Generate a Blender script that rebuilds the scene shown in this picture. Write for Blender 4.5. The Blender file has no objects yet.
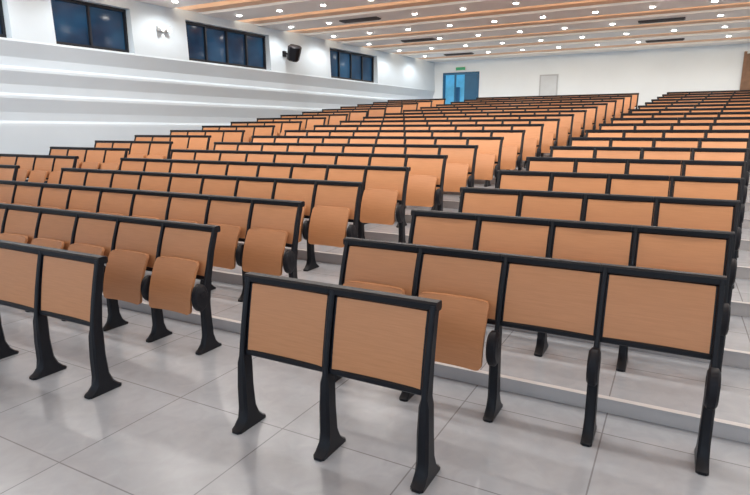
import bpy, math, random
from mathutils import Vector
random.seed(4)
S = bpy.context.scene
S.view_settings.view_transform = 'Standard'
COL = S.collection

# ------------------------------------------------------------------ materials
def new_mat(name):
    m = bpy.data.materials.new(name); m.use_nodes = True
    nt = m.node_tree
    return m, nt, nt.nodes['Principled BSDF']

def simple(name, col, rough=0.5, metal=0.0, noise=0.0, nscale=8.0, emit=None, estr=0.0, spec=0.5):
    m, nt, b = new_mat(name)
    b.inputs['Roughness'].default_value = rough
    b.inputs['Metallic'].default_value = metal
    b.inputs['Specular IOR Level'].default_value = spec
    tc = nt.nodes.new('ShaderNodeTexCoord')
    n = nt.nodes.new('ShaderNodeTexNoise'); n.inputs['Scale'].default_value = nscale
    n.inputs['Detail'].default_value = 4
    nt.links.new(tc.outputs['Object'], n.inputs['Vector'])
    r = nt.nodes.new('ShaderNodeValToRGB')
    a = tuple(c*(1-noise) for c in col)+(1,); z = tuple(min(1,c*(1+noise)) for c in col)+(1,)
    r.color_ramp.elements[0].position = 0.3; r.color_ramp.elements[1].position = 0.7
    r.color_ramp.elements[0].color = a; r.color_ramp.elements[1].color = z
    nt.links.new(n.outputs['Fac'], r.inputs['Fac'])
    nt.links.new(r.outputs['Color'], b.inputs['Base Color'])
    if emit:
        b.inputs['Emission Color'].default_value = emit+(1,)
        b.inputs['Emission Strength'].default_value = estr
    return m

def wood_mat(name, c1, c2, rough=0.38):
    m, nt, b = new_mat(name)
    b.inputs['Roughness'].default_value = rough
    b.inputs['Specular IOR Level'].default_value = 0.4
    tc = nt.nodes.new('ShaderNodeTexCoord')
    mp = nt.nodes.new('ShaderNodeMapping'); mp.inputs['Scale'].default_value = (4, 30, 90)
    n = nt.nodes.new('ShaderNodeTexNoise'); n.inputs['Scale'].default_value = 1.6; n.inputs['Detail'].default_value = 6
    n.inputs['Distortion'].default_value = 0.3
    nt.links.new(tc.outputs['Object'], mp.inputs['Vector']); nt.links.new(mp.outputs['Vector'], n.inputs['Vector'])
    r = nt.nodes.new('ShaderNodeValToRGB')
    r.color_ramp.elements[0].position = 0.3; r.color_ramp.elements[1].position = 0.72
    r.color_ramp.elements[0].color = c1+(1,); r.color_ramp.elements[1].color = c2+(1,)
    nt.links.new(n.outputs['Fac'], r.inputs['Fac'])
    oi = nt.nodes.new('ShaderNodeObjectInfo')
    mr = nt.nodes.new('ShaderNodeMapRange'); mr.inputs['To Min'].default_value = 0.95; mr.inputs['To Max'].default_value = 1.05
    nt.links.new(oi.outputs['Random'], mr.inputs['Value'])
    hs = nt.nodes.new('ShaderNodeHueSaturation')
    nt.links.new(mr.outputs['Result'], hs.inputs['Value'])
    nt.links.new(r.outputs['Color'], hs.inputs['Color'])
    nt.links.new(hs.outputs['Color'], b.inputs['Base Color'])
    return m

M_WOOD = wood_mat('orange_beech_laminate', (0.595, 0.270, 0.120), (0.655, 0.305, 0.142), 0.34)
M_PLY = wood_mat('plywood_seat', (0.53, 0.235, 0.105), (0.59, 0.272, 0.126), 0.42)
M_BLACK = simple('black_powder_coat', (0.006, 0.007, 0.011), 0.40, 0.0, 0.15, 40, spec=0.3)
M_PLASTIC = simple('black_plastic', (0.007, 0.007, 0.011), 0.5, 0.0, 0.1, 30, spec=0.3)
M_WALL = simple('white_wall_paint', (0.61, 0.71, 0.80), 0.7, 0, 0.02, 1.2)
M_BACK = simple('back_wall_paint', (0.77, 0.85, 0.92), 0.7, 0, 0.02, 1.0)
M_CEIL = simple('ceiling_white', (0.88, 0.875, 0.865), 0.8, 0, 0.02, 1.0)
M_PEACH = simple('ceiling_peach_panel', (0.82, 0.54, 0.37), 0.6, 0, 0.05, 3.0)
M_RECESS_GLOW = simple('recess_glow_face', (1, .85, .7), 0.6, 0, 0, 3.0, (1.0, 0.80, 0.58), 4.6)  # glowing recess faces turned out of view, added to brighten the ceiling
M_VENT = simple('vent_dark_metal', (0.09, 0.08, 0.08), 0.5, 0.3, 0.1, 20)
M_FRAME = simple('window_frame_dark', (0.010, 0.013, 0.02), 0.4, 0.2, 0.1, 10)
M_LAMP = simple('lamp_glow', (1, 0.97, 0.9), 0.4, 0, 0, 5, (1.0, 0.96, 0.90), 34.0)
M_CHROME = simple('lamp_ring_white', (0.75, 0.75, 0.75), 0.3, 0.2, 0.05, 20)
M_DOORF = simple('door_frame_grey', (0.45, 0.49, 0.54), 0.4, 0, 0.05, 20)
M_DOORG = simple('pale_grey_door', (0.60, 0.66, 0.72), 0.45, 0, 0.04, 4)
M_DOORB = simple('deep_blue_door', (0.015, 0.09, 0.19), 0.35, 0, 0.1, 4, (0.02, 0.2, 0.4), 0.08)
M_GLOWB = simple('blue_corridor_light', (0.12, 0.36, 0.52), 0.5, 0, 0.5, 1.5, (0.12, 0.45, 0.65), 0.45)
M_BROWN = simple('brown_wood_door', (0.20, 0.11, 0.065), 0.45, 0, 0.2, 6)
M_GREEN = simple('green_sign_plate', (0.03, 0.25, 0.14), 0.4, 0, 0.05, 6, (0.03, 0.5, 0.2), 0.2)

# glass with dusk outside
M_GLASS, nt, b = new_mat('dusk_window_glass')
b.inputs['Roughness'].default_value = 0.1
tc = nt.nodes.new('ShaderNodeTexCoord'); n = nt.nodes.new('ShaderNodeTexNoise')
n.inputs['Scale'].default_value = 0.9; n.inputs['Detail'].default_value = 3
nt.links.new(tc.outputs['Object'], n.inputs['Vector'])
r = nt.nodes.new('ShaderNodeValToRGB')
r.color_ramp.elements[0].position = 0.35; r.color_ramp.elements[1].position = 0.75
r.color_ramp.elements[0].color = (0.003, 0.016, 0.042, 1); r.color_ramp.elements[1].color = (0.014, 0.062, 0.13, 1)
nt.links.new(n.outputs['Fac'], r.inputs['Fac']); nt.links.new(r.outputs['Color'], b.inputs['Base Color'])
nt.links.new(r.outputs['Color'], b.inputs['Emission Color']); b.inputs['Emission Strength'].default_value = 0.45

# tiled floor
def tile_mat(name, col, joint, tw, th, rough):
    m, nt, b = new_mat(name)
    tc = nt.nodes.new('ShaderNodeTexCoord')
    mp = nt.nodes.new('ShaderNodeMapping'); mp.inputs['Location'].default_value = (0.22, 0.1, 0)
    br = nt.nodes.new('ShaderNodeTexBrick'); br.offset = 0.0; br.squash = 1.0
    br.inputs['Scale'].default_value = 1.0; br.inputs['Brick Width'].default_value = tw
    br.inputs['Row Height'].default_value = th; br.inputs['Mortar Size'].default_value = 0.0045
    br.inputs['Mortar Smooth'].default_value = 0.3
    br.inputs['Color1'].default_value = tuple(c*0.965 for c in col)+(1,)
    br.inputs['Color2'].default_value = tuple(c*1.035 for c in col)+(1,)
    br.inputs['Mortar'].default_value = joint+(1,)
    nt.links.new(tc.outputs['Object'], mp.inputs['Vector']); nt.links.new(mp.outputs['Vector'], br.inputs['Vector'])
    n = nt.nodes.new('ShaderNodeTexNoise'); n.inputs['Scale'].default_value = 8; n.inputs['Detail'].default_value = 10
    n.inputs['Distortion'].default_value = 0.8
    nt.links.new(tc.outputs['Object'], n.inputs['Vector'])
    mr = nt.nodes.new('ShaderNodeMapRange'); mr.inputs['From Min'].default_value=0.3; mr.inputs['From Max'].default_value=0.7
    mr.inputs['To Min'].default_value = 0.93; mr.inputs['To Max'].default_value = 1.06
    nt.links.new(n.outputs['Fac'], mr.inputs['Value'])
    mx = nt.nodes.new('ShaderNodeVectorMath'); mx.operation = 'SCALE'
    nt.links.new(br.outputs['Color'], mx.inputs[0]); nt.links.new(mr.outputs['Result'], mx.inputs['Scale'])
    nt.links.new(mx.outputs['Vector'], b.inputs['Base Color'])
    b.inputs['Roughness'].default_value = rough
    b.inputs['Specular IOR Level'].default_value = 0.5
    return m
M_TILE = tile_mat('pale_grey_floor_tile', (0.355, 0.368, 0.395), (0.20, 0.20, 0.215), 0.80, 0.80, 0.26)
M_RISER = simple('step_riser_stone', (0.55, 0.525, 0.52), 0.5, 0, 0.06, 3)

# ------------------------------------------------------------------ geometry helpers
class G:
    def __init__(s): s.v=[]; s.f=[]; s.m=[]
    def add(s, v, f, mi=0):
        o=len(s.v); s.v+= [tuple(p) for p in v]; s.f += [tuple(i+o for i in q) for q in f]; s.m += [mi]*len(f)
    def merge(s, g, mi=None):
        o=len(s.v); s.v+=g.v; s.f+=[tuple(i+o for i in q) for q in g.f]; s.m += (g.m if mi is None else [mi]*len(g.f))
    def shift(s, dx=0, dy=0, dz=0):
        s.v=[(x+dx,y+dy,z+dz) for x,y,z in s.v]; return s
    def mesh(s, name, mats, smooth=False):
        me=bpy.data.meshes.new(name); me.from_pydata(s.v,[],s.f)
        for m in mats: me.materials.append(m)
        for p,mi in zip(me.polygons,s.m): p.material_index=mi; p.use_smooth=False
        import bmesh
        bm=bmesh.new(); bm.from_mesh(me); bmesh.ops.recalc_face_normals(bm, faces=bm.faces); bm.to_mesh(me); bm.free()
        if smooth:
            for p in me.polygons: p.use_smooth=True
            me.set_sharp_from_angle(angle=math.radians(38))
        me.update(); return me

def loft(rings):
    n=len(rings[0]); v=[p for r in rings for p in r]; f=[]
    for i in range(len(rings)-1):
        for j in range(n):
            a=i*n+j; b=i*n+(j+1)%n; f.append((a,b,b+n,a+n))
    f.append(tuple(range(n))[::-1]); f.append(tuple((len(rings)-1)*n+k for k in range(n)))
    return v,f

def octa(hx,hy,c=0.3):
    k=min(hx,hy)*c*1.4
    return [(hx-k,-hy),(hx,-hy+k),(hx,hy-k),(hx-k,hy),(-hx+k,hy),(-hx,hy-k),(-hx,-hy+k),(-hx+k,-hy)]

def post(g, secs, x=0, y=0, mi=0):
    rings=[]
    for z,yc,hy,hx in secs: rings.append([(x+a, y+yc+b, z) for a,b in octa(hx,hy)])
    v,f=loft(rings); g.add(v,f,mi)

def bar_x(g, x0,x1, yc, zc, hy, hz, mi=0, bow=0.0, seg=6, slope=0.0):
    rings=[]
    for i in range(seg+1):
        t=i/seg; x=x0+(x1-x0)*t; b_=bow*(1-(2*t-1)**2)
        rings.append([(x, yc+b_+a+slope*c, zc+c) for a,c in octa(hy,hz)])
    v,f=loft(rings); g.add(v,f,mi)

def box(g, x0,x1,y0,y1,z0,z1, mi=0):
    v=[(x0,y0,z0),(x1,y0,z0),(x1,y1,z0),(x0,y1,z0),(x0,y0,z1),(x1,y0,z1),(x1,y1,z1),(x0,y1,z1)]
    f=[(0,3,2,1),(4,5,6,7),(0,1,5,4),(1,2,6,5),(2,3,7,6),(3,0,4,7)]
    g.add(v,f,mi)

def cyl(g, c, r, h, axis='z', n=16, mi=0, r2=None, sy=1.0, bev=0.0):
    rs=[(0,r-bev),(bev,r),(h-bev,(r2 or r)),(h,(r2 or r)-bev)] if bev else [(0,r),(h,r2 or r)]
    rings=[]
    for d,rr in rs:
        ring=[]
        for i in range(n):
            a=2*math.pi*i/n; p=(rr*math.cos(a), rr*sy*math.sin(a))
            if axis=='z': ring.append((c[0]+p[0],c[1]+p[1],c[2]+d))
            elif axis=='x': ring.append((c[0]+d,c[1]+p[0],c[2]+p[1]))
            else: ring.append((c[0]+p[0],c[1]+d,c[2]+p[1]))
        rings.append(ring)
    v,f=loft(rings); g.add(v,f,mi)

def obj(name, me, parent=None, loc=(0,0,0), **props):
    o=bpy.data.objects.new(name, me); o.location=loc; COL.objects.link(o)
    if parent: o.parent=parent
    for k,v in props.items(): o[k]=v
    return o

def struct(name, me, label, cat='room'):
    return obj(name, me, kind='structure', label=label, category=cat)

# ------------------------------------------------------------------ layout
ROWS=19
def tierZ(k): return 0.0 if k<1 else 0.088+0.106*(k-1)
def rowY(n): return 2.20 if n==0 else 3.035+0.9*(n-1)
def rowZ(n): return tierZ(n-1)
PX=0.54
CEIL=4.48; BACKY=23.0
def wallX(y): return -12.07+0.11*y

# floor with terraces
g=G()
prof=[(-3.5,0.0)]
for k in range(1,ROWS-1):
    e=3.36+0.9*(k-1); prof.append((e,tierZ(k-1))); prof.append((e,tierZ(k)))
FZ=tierZ(ROWS-2)
prof.append((BACKY,FZ))
xs=(-13.0,7.0)
for (y0,z0),(y1,z1) in zip(prof,prof[1:]):
    v=[(xs[0],y0,z0),(xs[1],y0,z0),(xs[1],y1,z1),(xs[0],y1,z1)]
    g.add(v,[(0,1,2,3)], 1 if y0==y1 else 0)
g.add([(xs[0],-3.5,-0.2),(xs[1],-3.5,-0.2),(xs[1],BACKY,-0.2),(xs[0],BACKY,-0.2)],[(0,1,2,3)],1)
me=g.mesh('floor',[M_TILE,M_RISER])
struct('floor',me,'pale grey tiled floor rising in shallow terraces','floor')
for k in range(1,ROWS-1):
    e=3.36+0.9*(k-1); gg=G(); box(gg,-12.9,6.9,e-0.012,e+0.03,tierZ(k)+0.0005,tierZ(k)+0.005)
    struct('trim_%d'%k, gg.mesh('trim',[M_RISER]), 'thin stone nosing on a step edge','step edge')

# left wall: ledged profile
g=G()
def wq(p0,p1,ya,yb,mi=0):
    v=[(wallX(ya)+p0[0],ya,p0[1]),(wallX(yb)+p0[0],yb,p0[1]),(wallX(yb)+p1[0],yb,p1[1]),(wallX(ya)+p1[0],ya,p1[1])]
    g.add(v,[(0,1,2,3)],mi)
pr=[(0.02,-0.1),(0.07,1.74),(0.065,1.79),(0.02,1.84),(0.03,2.0),(0.10,2.26),(0.095,2.31),(0.03,2.36),(0.04,2.52),(0.125,2.76),(0.12,2.81),(0.04,2.86),(0.05,3.02),(0.165,3.30),(0.155,3.34),(-0.10,3.36)]
for a,b_ in zip(pr,pr[1:]): wq(a,b_,-3.5,BACKY)
WINS=[(2.0,4.6),(5.0,6.55),(7.35,9.05),(10.5,13.3),(16.0,18.7)]
segs=[]; cur=-3.5
for a,b_ in WINS: segs.append((cur,a)); cur=b_
segs.append((cur,BACKY))
for a,b_ in segs:
    wq((0.155,3.34),(0.10,4.5),a,b_)
    for yy in (a,b_):
        g.add([(wallX(yy)-0.12,yy,3.34),(wallX(yy)+0.155,yy,3.34),(wallX(yy)+0.10,yy,4.5),(wallX(yy)-0.12,yy,4.5)],[(0,1,2,3)])
for a,b_ in WINS:
    wq((0.105,4.28),(0.10,4.5),a,b_); wq((-0.12,4.28),(0.105,4.28),a,b_)
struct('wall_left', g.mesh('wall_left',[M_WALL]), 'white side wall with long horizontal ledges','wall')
for i,(a,b_) in enumerate(WINS):
    g=G()
    def wbox(ya,yb,oa,ob,za,zb,mi):
        v=[(wallX(ya)+oa,ya,za),(wallX(ya)+ob,ya,za),(wallX(yb)+ob,yb,za),(wallX(yb)+oa,yb,za),
           (wallX(ya)+oa,ya,zb),(wallX(ya)+ob,ya,zb),(wallX(yb)+ob,yb,zb),(wallX(yb)+oa,yb,zb)]
        g.add(v,[(0,3,2,1),(4,5,6,7),(0,1,5,4),(1,2,6,5),(2,3,7,6),(3,0,4,7)],mi)
    wbox(a+.005,b_-.005,-0.10,-0.08,3.365,4.275,1)
    wbox(a+.005,b_-.005,-0.08,-0.02,3.365,3.42,0); wbox(a+.005,b_-.005,-0.08,-0.02,4.22,4.275,0)
    npan=max(2,round((b_-a)/0.75))
    for k in range(npan+1):
        y=a+.03+(b_-a-.06)*k/npan
        wbox(y-.022,y+.022,-0.08,-0.02,3.42,4.22,0)
    struct('window_%d'%(i+1), g.mesh('window',[M_FRAME,M_GLASS]), 'dark-framed ribbon window showing blue dusk','window')

# back wall, right wall
g=G()
D0,D1=-9.02,-7.45
box(g,-10.5,D0,BACKY,BACKY+.2,0,4.6); box(g,D1,7.0,BACKY,BACKY+.2,0,4.6); box(g,D0,D1,BACKY,BACKY+.2,4.02,4.6); box(g,D0,D1,BACKY,BACKY+.2,0,FZ)
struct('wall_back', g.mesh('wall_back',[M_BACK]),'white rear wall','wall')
g=G(); box(g,7.0,7.2,-3.5,BACKY+.2,-0.2,4.6)
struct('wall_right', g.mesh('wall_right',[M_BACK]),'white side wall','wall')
g=G()
box(g,D0-1,D1+1,BACKY+1.2,BACKY+1.25,FZ,4.3,1); box(g,D0-1,D1+1,BACKY+.2,BACKY+1.25,4.2,4.3,1)
box(g,D0-.0,D0+.06,BACKY-.03,BACKY+.15,FZ,4.02,0); box(g,D1-.06,D1,BACKY-.03,BACKY+.15,FZ,4.02,0); box(g,D0,D1,BACKY-.03,BACKY+.15,3.94,4.02,0)
box(g,D1-.62,D1-.08,BACKY-.0,BACKY+.05,FZ,3.93,0)
box(g,D0+.5,D0+.56,BACKY,BACKY+.08,FZ,3.93,0)
box(g,D0+.2,D0+.40,BACKY+.9,BACKY+1.0,FZ,3.5,0)
struct('door_1', g.mesh('door',[M_DOORB,M_GLOWB]),'blue framed doorway opening to a blue-lit corridor','door')
g=G(); box(g,-4.95,-4.36,BACKY-.04,BACKY-.002,FZ,3.72,0); box(g,-5.0,-4.95,BACKY-.06,BACKY-.002,FZ,3.77,1); box(g,-4.36,-4.31,BACKY-.06,BACKY-.002,FZ,3.77,1); box(g,-4.95,-4.36,BACKY-.06,BACKY-.002,3.72,3.77,1)
cyl(g,(-4.43,BACKY-.09,2.8),.02,.05,'y',mi=1)
struct('door_2', g.mesh('door',[M_DOORG,M_DOORF]),'pale grey single door','door')
g=G(); box(g,1.72,3.0,BACKY-.06,BACKY-.002,FZ,4.15,0); box(g,1.64,1.72,BACKY-.09,BACKY-.002,FZ,4.22,0); box(g,2.34,2.38,BACKY-.08,BACKY-.002,FZ,4.15,0)
struct('door_3', g.mesh('door',[M_BROWN]),'brown wooden double door','door')
g=G(); box(g,-8.45,-8.05,BACKY-.05,BACKY-.001,4.10,4.22,0); box(g,-8.47,-8.03,BACKY-.04,BACKY-.001,4.08,4.24,1)
obj('exit_sign',g.mesh('exit_sign',[M_GREEN,M_CHROME]),label='small green glowing sign above the blue doorway',category='sign')

# ceiling
per=1.875; bh=0.50
beams=sorted([20.9-per*k for k in range(-1,13)])
X0,X1=-13.0,7.0
g=G()
def cq(ya,za,yb,zb,mi): g.add([(X0,ya,za),(X1,ya,za),(X1,yb,zb),(X0,yb,zb)],[(0,1,2,3)],mi)
RZ=CEIL+0.26
cq(-3.5,CEIL,beams[0]-bh,CEIL,0)
for i,bc in enumerate(beams):
    a=bc-bh; e=min(bc+bh,BACKY)
    cq(a,CEIL,e,CEIL,0)
    if i<len(beams)-1:
        nx=beams[i+1]-bh
        cq(e,CEIL,e,CEIL+.06,0); cq(e,CEIL+.06,e,RZ-.04,2); cq(e,RZ-.04,e,RZ,0)
        cq(e,RZ,nx-0.42,RZ,0); cq(nx-0.42,RZ,nx-.28,CEIL+.07,1); cq(nx-.28,CEIL+.07,nx-.03,CEIL+.05,1); cq(nx-.03,CEIL+.05,nx,CEIL,0)
cq(-3.5,CEIL+.35,BACKY+.2,CEIL+.35,0)
struct('ceiling', g.mesh('ceiling',[M_CEIL,M_PEACH,M_RECESS_GLOW]),'white stepped ceiling with warm peach recessed strips','ceiling')

# downlights
gl=G(); cyl(gl,(0,0,-0.012),.080,.012,'z',20,0); 
dl_ring=gl.mesh('downlight_ring',[M_CHROME])
gl=G(); cyl(gl,(0,0,-0.022),.058,.010,'z',16,0)
dl_lens=gl.mesh('downlight_lens',[M_LAMP])
ld=bpy.data.lights.new('downlight_beam','SPOT'); ld.energy=46; ld.color=(1.0,.965,.92); ld.spot_size=math.radians(165); ld.spot_blend=0.6; ld.shadow_soft_size=0.05
cnt=0
for i,bc in enumerate(beams):
    if bc<3 or bc>22.4: continue
    x=wallX(bc)+0.8; j=0
    while x<4.6:
        if (abs(x+7.6)>0.68 and abs(x+0.7)>0.68) or (i%2==1):
            o=obj('ceiling_downlight',dl_ring,loc=(x,bc,CEIL-.0005),label='small round recessed ceiling downlight, lit warm white',category='ceiling light',group='ceiling downlights')
            obj('lens',dl_lens,parent=o)
            if j%2==0 or bc<9:
                l=bpy.data.objects.new('downlight_beam',ld); l.location=(x,bc,CEIL-.07); COL.objects.link(l)
            cnt+=1
        x+=1.25; j+=1
print('downlights',cnt)
# vents
g=G(); box(g,-.55,.55,-.13,.13,-.03,0,0)
for k in range(5): box(g,-.52,.52,-.11+.05*k,-.09+.05*k,-.045,-.03,0)
vm=g.mesh('vent',[M_VENT,M_CHROME])
for i,bc in enumerate(beams):
    if i%2==0 and 6<bc<22.4:
        for x in (-7.6,-0.7):
            obj('ceiling_vent',vm,loc=(x,bc,CEIL-.0005),label='dark slotted air-conditioning grille in the white ceiling',category='air vent',group='ceiling air grilles')

# wall speaker
def pt(y,off,z): return (wallX(y)+off,y,z)
g=G(); 
rings=[]
for z,s in ((-.21,.13),(-.18,.16),(.18,.18),(.21,.15)):
    rings.append([(a,b_,z) for a,b_ in octa(s,s)])
v,f=loft(rings); g.add(v,f,0)
sp=obj('wall_speaker',None,loc=pt(13.85,.50,3.84),label='black loudspeaker on a wall bracket between windows',category='speaker')
o=obj('cabinet',g.mesh('cabinet',[M_PLASTIC],True),parent=sp)
o.rotation_euler=(math.radians(18),math.radians(14),math.radians(25))
g=G(); box(g,-.33,-.11,-.02,.02,-.02,.02); box(g,-.37,-.31,-.06,.06,-.08,.08)
obj('bracket',g.mesh('bracket',[M_BLACK]),parent=sp)
for yy,zz in ((9.8,3.95),):
    w=obj('wall_spotlight',None,loc=pt(yy,.130,zz),label='small white twin spotlight mounted on the wall pier',category='wall light')
    g=G(); box(g,0,.05,-.14,.14,-.05,.05)
    obj('mount_plate',g.mesh('mount_plate',[M_CHROME]),parent=w)
    for dy in (-.09,.09):
        g=G(); cyl(g,(.05,dy,0),.05,.10,'x',14,0); cyl(g,(.15,dy,0),.04,.004,'x',14,1)
        obj('lamp_head',g.mesh('lamp_head',[M_CHROME,M_LAMP]),parent=w)

# ------------------------------------------------------------------ chairs
def back_y(z):
    t=(z-0.5)/0.45
    return 0.035+0.125*t-0.018*math.sin(math.pi*max(0,min(1,t)))
LEG=[(0,0,.120,.029),(.014,0,.120,.029),(.026,0,.098,.0285),(.06,0,.066,.028),(.12,0,.046,.027),(.28,-.005,.041,.0265),(.38,-.01,.043,.025),
     (.47,.005,.045,.020),(.50,back_y(.5)-.016,.042,.017),(.53,back_y(.53)-.012,.037,.0130),(.55,back_y(.55)-.010,.034,.0130),(.65,back_y(.65)-.002,.029,.0130),(.75,back_y(.75)-.002,.027,.0130),(.85,back_y(.85)-.002,.026,.0130),(.93,back_y(.92)-.002,.024,.0130)]
def bolts(g,mi=0):
    for s in (-.085,.085): cyl(g,(0.012,s,.014),.009,.014,'z',6,mi); cyl(g,(-.012,s,.014),.009,.014,'z',6,mi)
def leg_g():
    g=G(); post(g,LEG); bolts(g); return g
def hinge_g():
    g=G(); cyl(g,(-.028,-.056,.43),.070,.056,'x',20,0,sy=1.5,bev=.012)
    cyl(g,(-.030,-.048,.46),.032,.060,'x',14,0,bev=.006); return g
X_A,X_B=.0135,PX-.0145
def panel_grid(g,x0,x1,z0,z1,yf,th,bow,nx=8,nz=8,mi=0,corner=0.0):
    front=[];back=[]
    zs=[z0+(z1-z0)*i/nz for i in range(nz+1)]
    if corner:
        zs=[z0,z0+corner*.12,z0+corner*.3,z0+corner*.6,z0+corner]+[z0+corner+(z1-z0-2*corner)*i/nz for i in range(1,nz)]+[z1-corner,z1-corner*.6,z1-corner*.3,z1-corner*.12,z1]
    nzz=len(zs)-1
    for z in zs:
        ins=0
        if corner:
            d=min(z-z0,z1-z)
            if d<corner: ins=corner-math.sqrt(max(0,corner**2-(corner-d)**2))
        for j in range(nx+1):
            t=j/nx; x=(x0+ins)+(x1-x0-2*ins)*t
            y=yf(z)+bow*(1-(2*t-1)**2)
            front.append((x,y-th/2,z)); back.append((x,y+th/2,z))
    n=len(front); v=front+back; f=[]; w=nx+1
    for i in range(nzz):
        for j in range(nx):
            a=i*w+j; f.append((a,a+1,a+1+w,a+w)); f.append((n+a,n+a+w,n+a+1+w,n+a+1))
    for j in range(nx):
        f.append((j,n+j,n+j+1,j+1)); a=nzz*w+j; f.append((a,a+1,n+a+1,n+a))
    for i in range(nzz):
        a=i*w; f.append((a,a+w,n+a+w,n+a)); a=i*w+nx; f.append((a,n+a,n+a+w,a+w))
    g.add(v,f,mi)
def backrest_g():
    g=G(); panel_grid(g,X_A+.010,X_B-.010,.568,.892,lambda z:back_y(z)-.004,.016,.010,nx=6,nz=6); return g
def frame_g(end=False):
    g=G()
    bar_x(g,-.0265,(PX+.0165) if end else PX-.0280,back_y(.92)+.004,.918,.030,.024)
    bar_x(g,X_A,X_B,back_y(.555),.555,.016,.016)
    for xx in (X_A+.006,X_B-.006):
        post(g,[(z,back_y(z),.012,.006) for z in (.56,.65,.75,.85,.8925)],x=xx)
    return g
def board_g():
    g=G(); panel_grid(g,X_A+.03,X_B-.03,.60,.885,lambda z:back_y(z)+.040,.016,.010,nx=2,nz=4); return g
def seat_y(z):
    t=(z-.29)/.40
    return -.108+.104*t-.022*math.sin(t*math.pi)+.016*(t**3)
def seat_g():
    g=G(); panel_grid(g,X_A+.036,X_B-.036,.300,.685,seat_y,.024,.018,nx=8,nz=8,corner=.034); return g

def cA(z): return -.015+(0.09*max(0,(z-.3)/.58)**1.5)
PXA=0.548
LEG_A=[(0,0,.120,.034),(.014,0,.120,.034),(.026,0,.098,.034),(.06,0,.066,.0335),(.12,-.008,.049,.032),(.25,-.014,.044,.031),(.39,cA(.39),.042,.026),(.43,cA(.43),.038,.0165),
       (.50,cA(.5),.036,.0165),(.62,cA(.62)-.002,.032,.0165),(.74,cA(.74)-.002,.030,.0165),(.86,cA(.86)-.002,.028,.0165)]
def legA_g():
    g=G(); post(g,LEG_A); bolts(g); return g
def panelA_g():
    g=G(); panel_grid(g,.030,PXA-.030,.465,.829,lambda z:cA(z)-.006,.016,.008,nx=6,nz=8); return g
def frameA_g(end=False):
    g=G(); a,b_=.018,PXA-.018
    bar_x(g,-.026,(PXA+.019) if end else PXA-.0275,cA(.855)+.008,.854,.034,.023)
    bar_x(g,a,b_,cA(.452),.452,.017,.017)
    for xx in (a+.008,b_-.008): post(g,[(z,cA(z),.014,.008) for z in (.46,.55,.65,.75,.829)],x=xx)
    return g
def boardA_g():
    g=G(); panel_grid(g,.045,PXA-.045,.50,.825,lambda z:cA(z)+.042,.018,.008,nx=2,nz=4); return g

ME=dict(
 leg=leg_g().mesh('leg',[M_BLACK],True), hinge=hinge_g().mesh('seat_hinge',[M_PLASTIC],True),
 back=backrest_g().mesh('backrest',[M_WOOD],True), frame=frame_g().mesh('back_frame',[M_BLACK],True), frameE=frame_g(True).mesh('back_frame',[M_BLACK],True),
 board=board_g().mesh('writing_board',[M_BLACK],True), seat=seat_g().mesh('seat',[M_PLY],True),
 legA=legA_g().mesh('leg',[M_BLACK],True), panelA=panelA_g().mesh('front_panel',[M_WOOD],True),
 frameA=frameA_g().mesh('panel_frame',[M_BLACK],True), frameAE=frameA_g(True).mesh('panel_frame',[M_BLACK],True), boardA=boardA_g().mesh('writing_board',[M_BLACK],True))
def far_mesh(end):
    g=G(); g.merge(leg_g(),0); g.merge(hinge_g(),0)
    if end: g.merge(leg_g().shift(PX),0); g.merge(hinge_g().shift(PX),0)
    g.merge(backrest_g(),1); g.merge(frame_g(end),0); g.merge(board_g(),0); g.merge(seat_g(),2)
    return g.mesh('auditorium_chair',[M_BLACK,M_WOOD,M_PLY],True)
FAR=far_mesh(False); FAREND=far_mesh(True)

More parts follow.
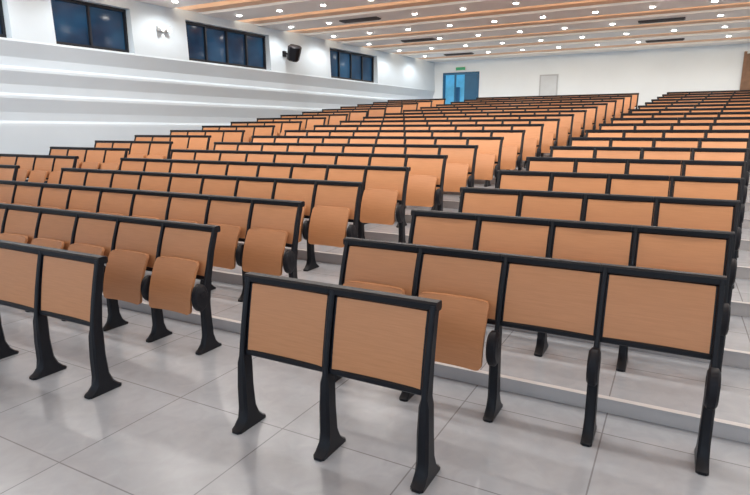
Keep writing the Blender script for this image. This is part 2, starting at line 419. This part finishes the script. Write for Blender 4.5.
NCH=0
L_STD='orange wood auditorium chair on black frame, seat folded up'
def chair(x,y,z,n,end,seat=True,px=PX,label=None):
    global NCH; NCH+=1
    grp='linked auditorium chairs in terraced rows'
    lab=label or L_STD
    if n>9:
        return obj('auditorium_chair',FAREND if end else FAR,loc=(x,y,z),label=lab,category='chair',group=grp)
    r=obj('auditorium_chair',None,loc=(x,y,z),label=lab,category='chair',group=grp)
    r.empty_display_size=.1
    obj('backrest',ME['back'],r); obj('back_frame',ME['frameE' if end else 'frame'],r); obj('writing_board',ME['board'],r)
    obj('leg',ME['leg'],r); obj('seat_hinge',ME['hinge'],r)
    if end: obj('leg',ME['leg'],r,(PX,0,0)); obj('seat_hinge',ME['hinge'],r,(PX,0,0))
    if seat: obj('seat',ME['seat'],r)
    return r
def front(x,y,end,sx=1.0):
    global NCH; NCH+=1
    r=obj('auditorium_chair',None,loc=(x,y,0),label='front-row orange wood panel on black flared legs, without a seat',category='chair',group='front row desk panels')  # a desk front panel, not a chair; only shares the chairs' name
    r.scale=(sx,1,1)
    obj('front_panel',ME['panelA'],r); obj('panel_frame',ME['frameAE' if end else 'frameA'],r); obj('writing_board',ME['boardA'],r); obj('leg',ME['legA'],r)
    if end: obj('leg',ME['legA'],r,(PXA,0,0))

f=559.0; th=math.radians(11.8); yaw=math.radians(28.1)
def inview(x,y,z):
    A=-math.sin(yaw)*x+math.cos(yaw)*y; R=math.cos(yaw)*x+math.sin(yaw)*y
    d=A*math.cos(th)+(1.65-z)*math.sin(th)
    if d<=0: return False
    u=375+R/d*f
    return -90<u<790

front(-2.02,2.25,False); front(-2.02+PXA,2.25,True)
for k in range(3): 
    front(-3.13-PXA*1.06*(k+1),2.13,k==0,1.06)
for n in range(1,ROWS):
    y=rowY(n); z=rowZ(n)
    x0=-1.99+.088*n
    for k in range(4):
        seat=not(n==1 and k>=2)
        chair(x0+PX*k,y,z,n,k==3,seat,label=None if seat else 'orange wood auditorium chair back on black legs, seat missing')
    xr=-3.15+.11*n
    for k in range(9):
        x=xr-PX*(k+1)
        if inview(x+PX,y,z+.6): chair(x,y-(0.06 if n==1 else 0),z,n,k==0)
    xr=xr-9*PX-1.13
    for k in range(4):
        x=xr-PX*(k+1)
        if inview(x+PX,y,z+.6): chair(x,y,z,n,k==0)
print('chairs',NCH)

# ------------------------------------------------------------------ lighting + camera
w=bpy.data.worlds.new('world'); S.world=w; w.use_nodes=True
bg=w.node_tree.nodes['Background']; bg.inputs['Color'].default_value=(0.74,0.86,1.0,1); bg.inputs['Strength'].default_value=1.15

cd=bpy.data.cameras.new('camera'); cam=bpy.data.objects.new('camera',cd); COL.objects.link(cam)
cd.sensor_width=36; cd.lens=f/750*36; cd.clip_end=200
cam.location=(0,0,1.65); cam.rotation_euler=(math.radians(90)-th,0,yaw)
S.camera=cam
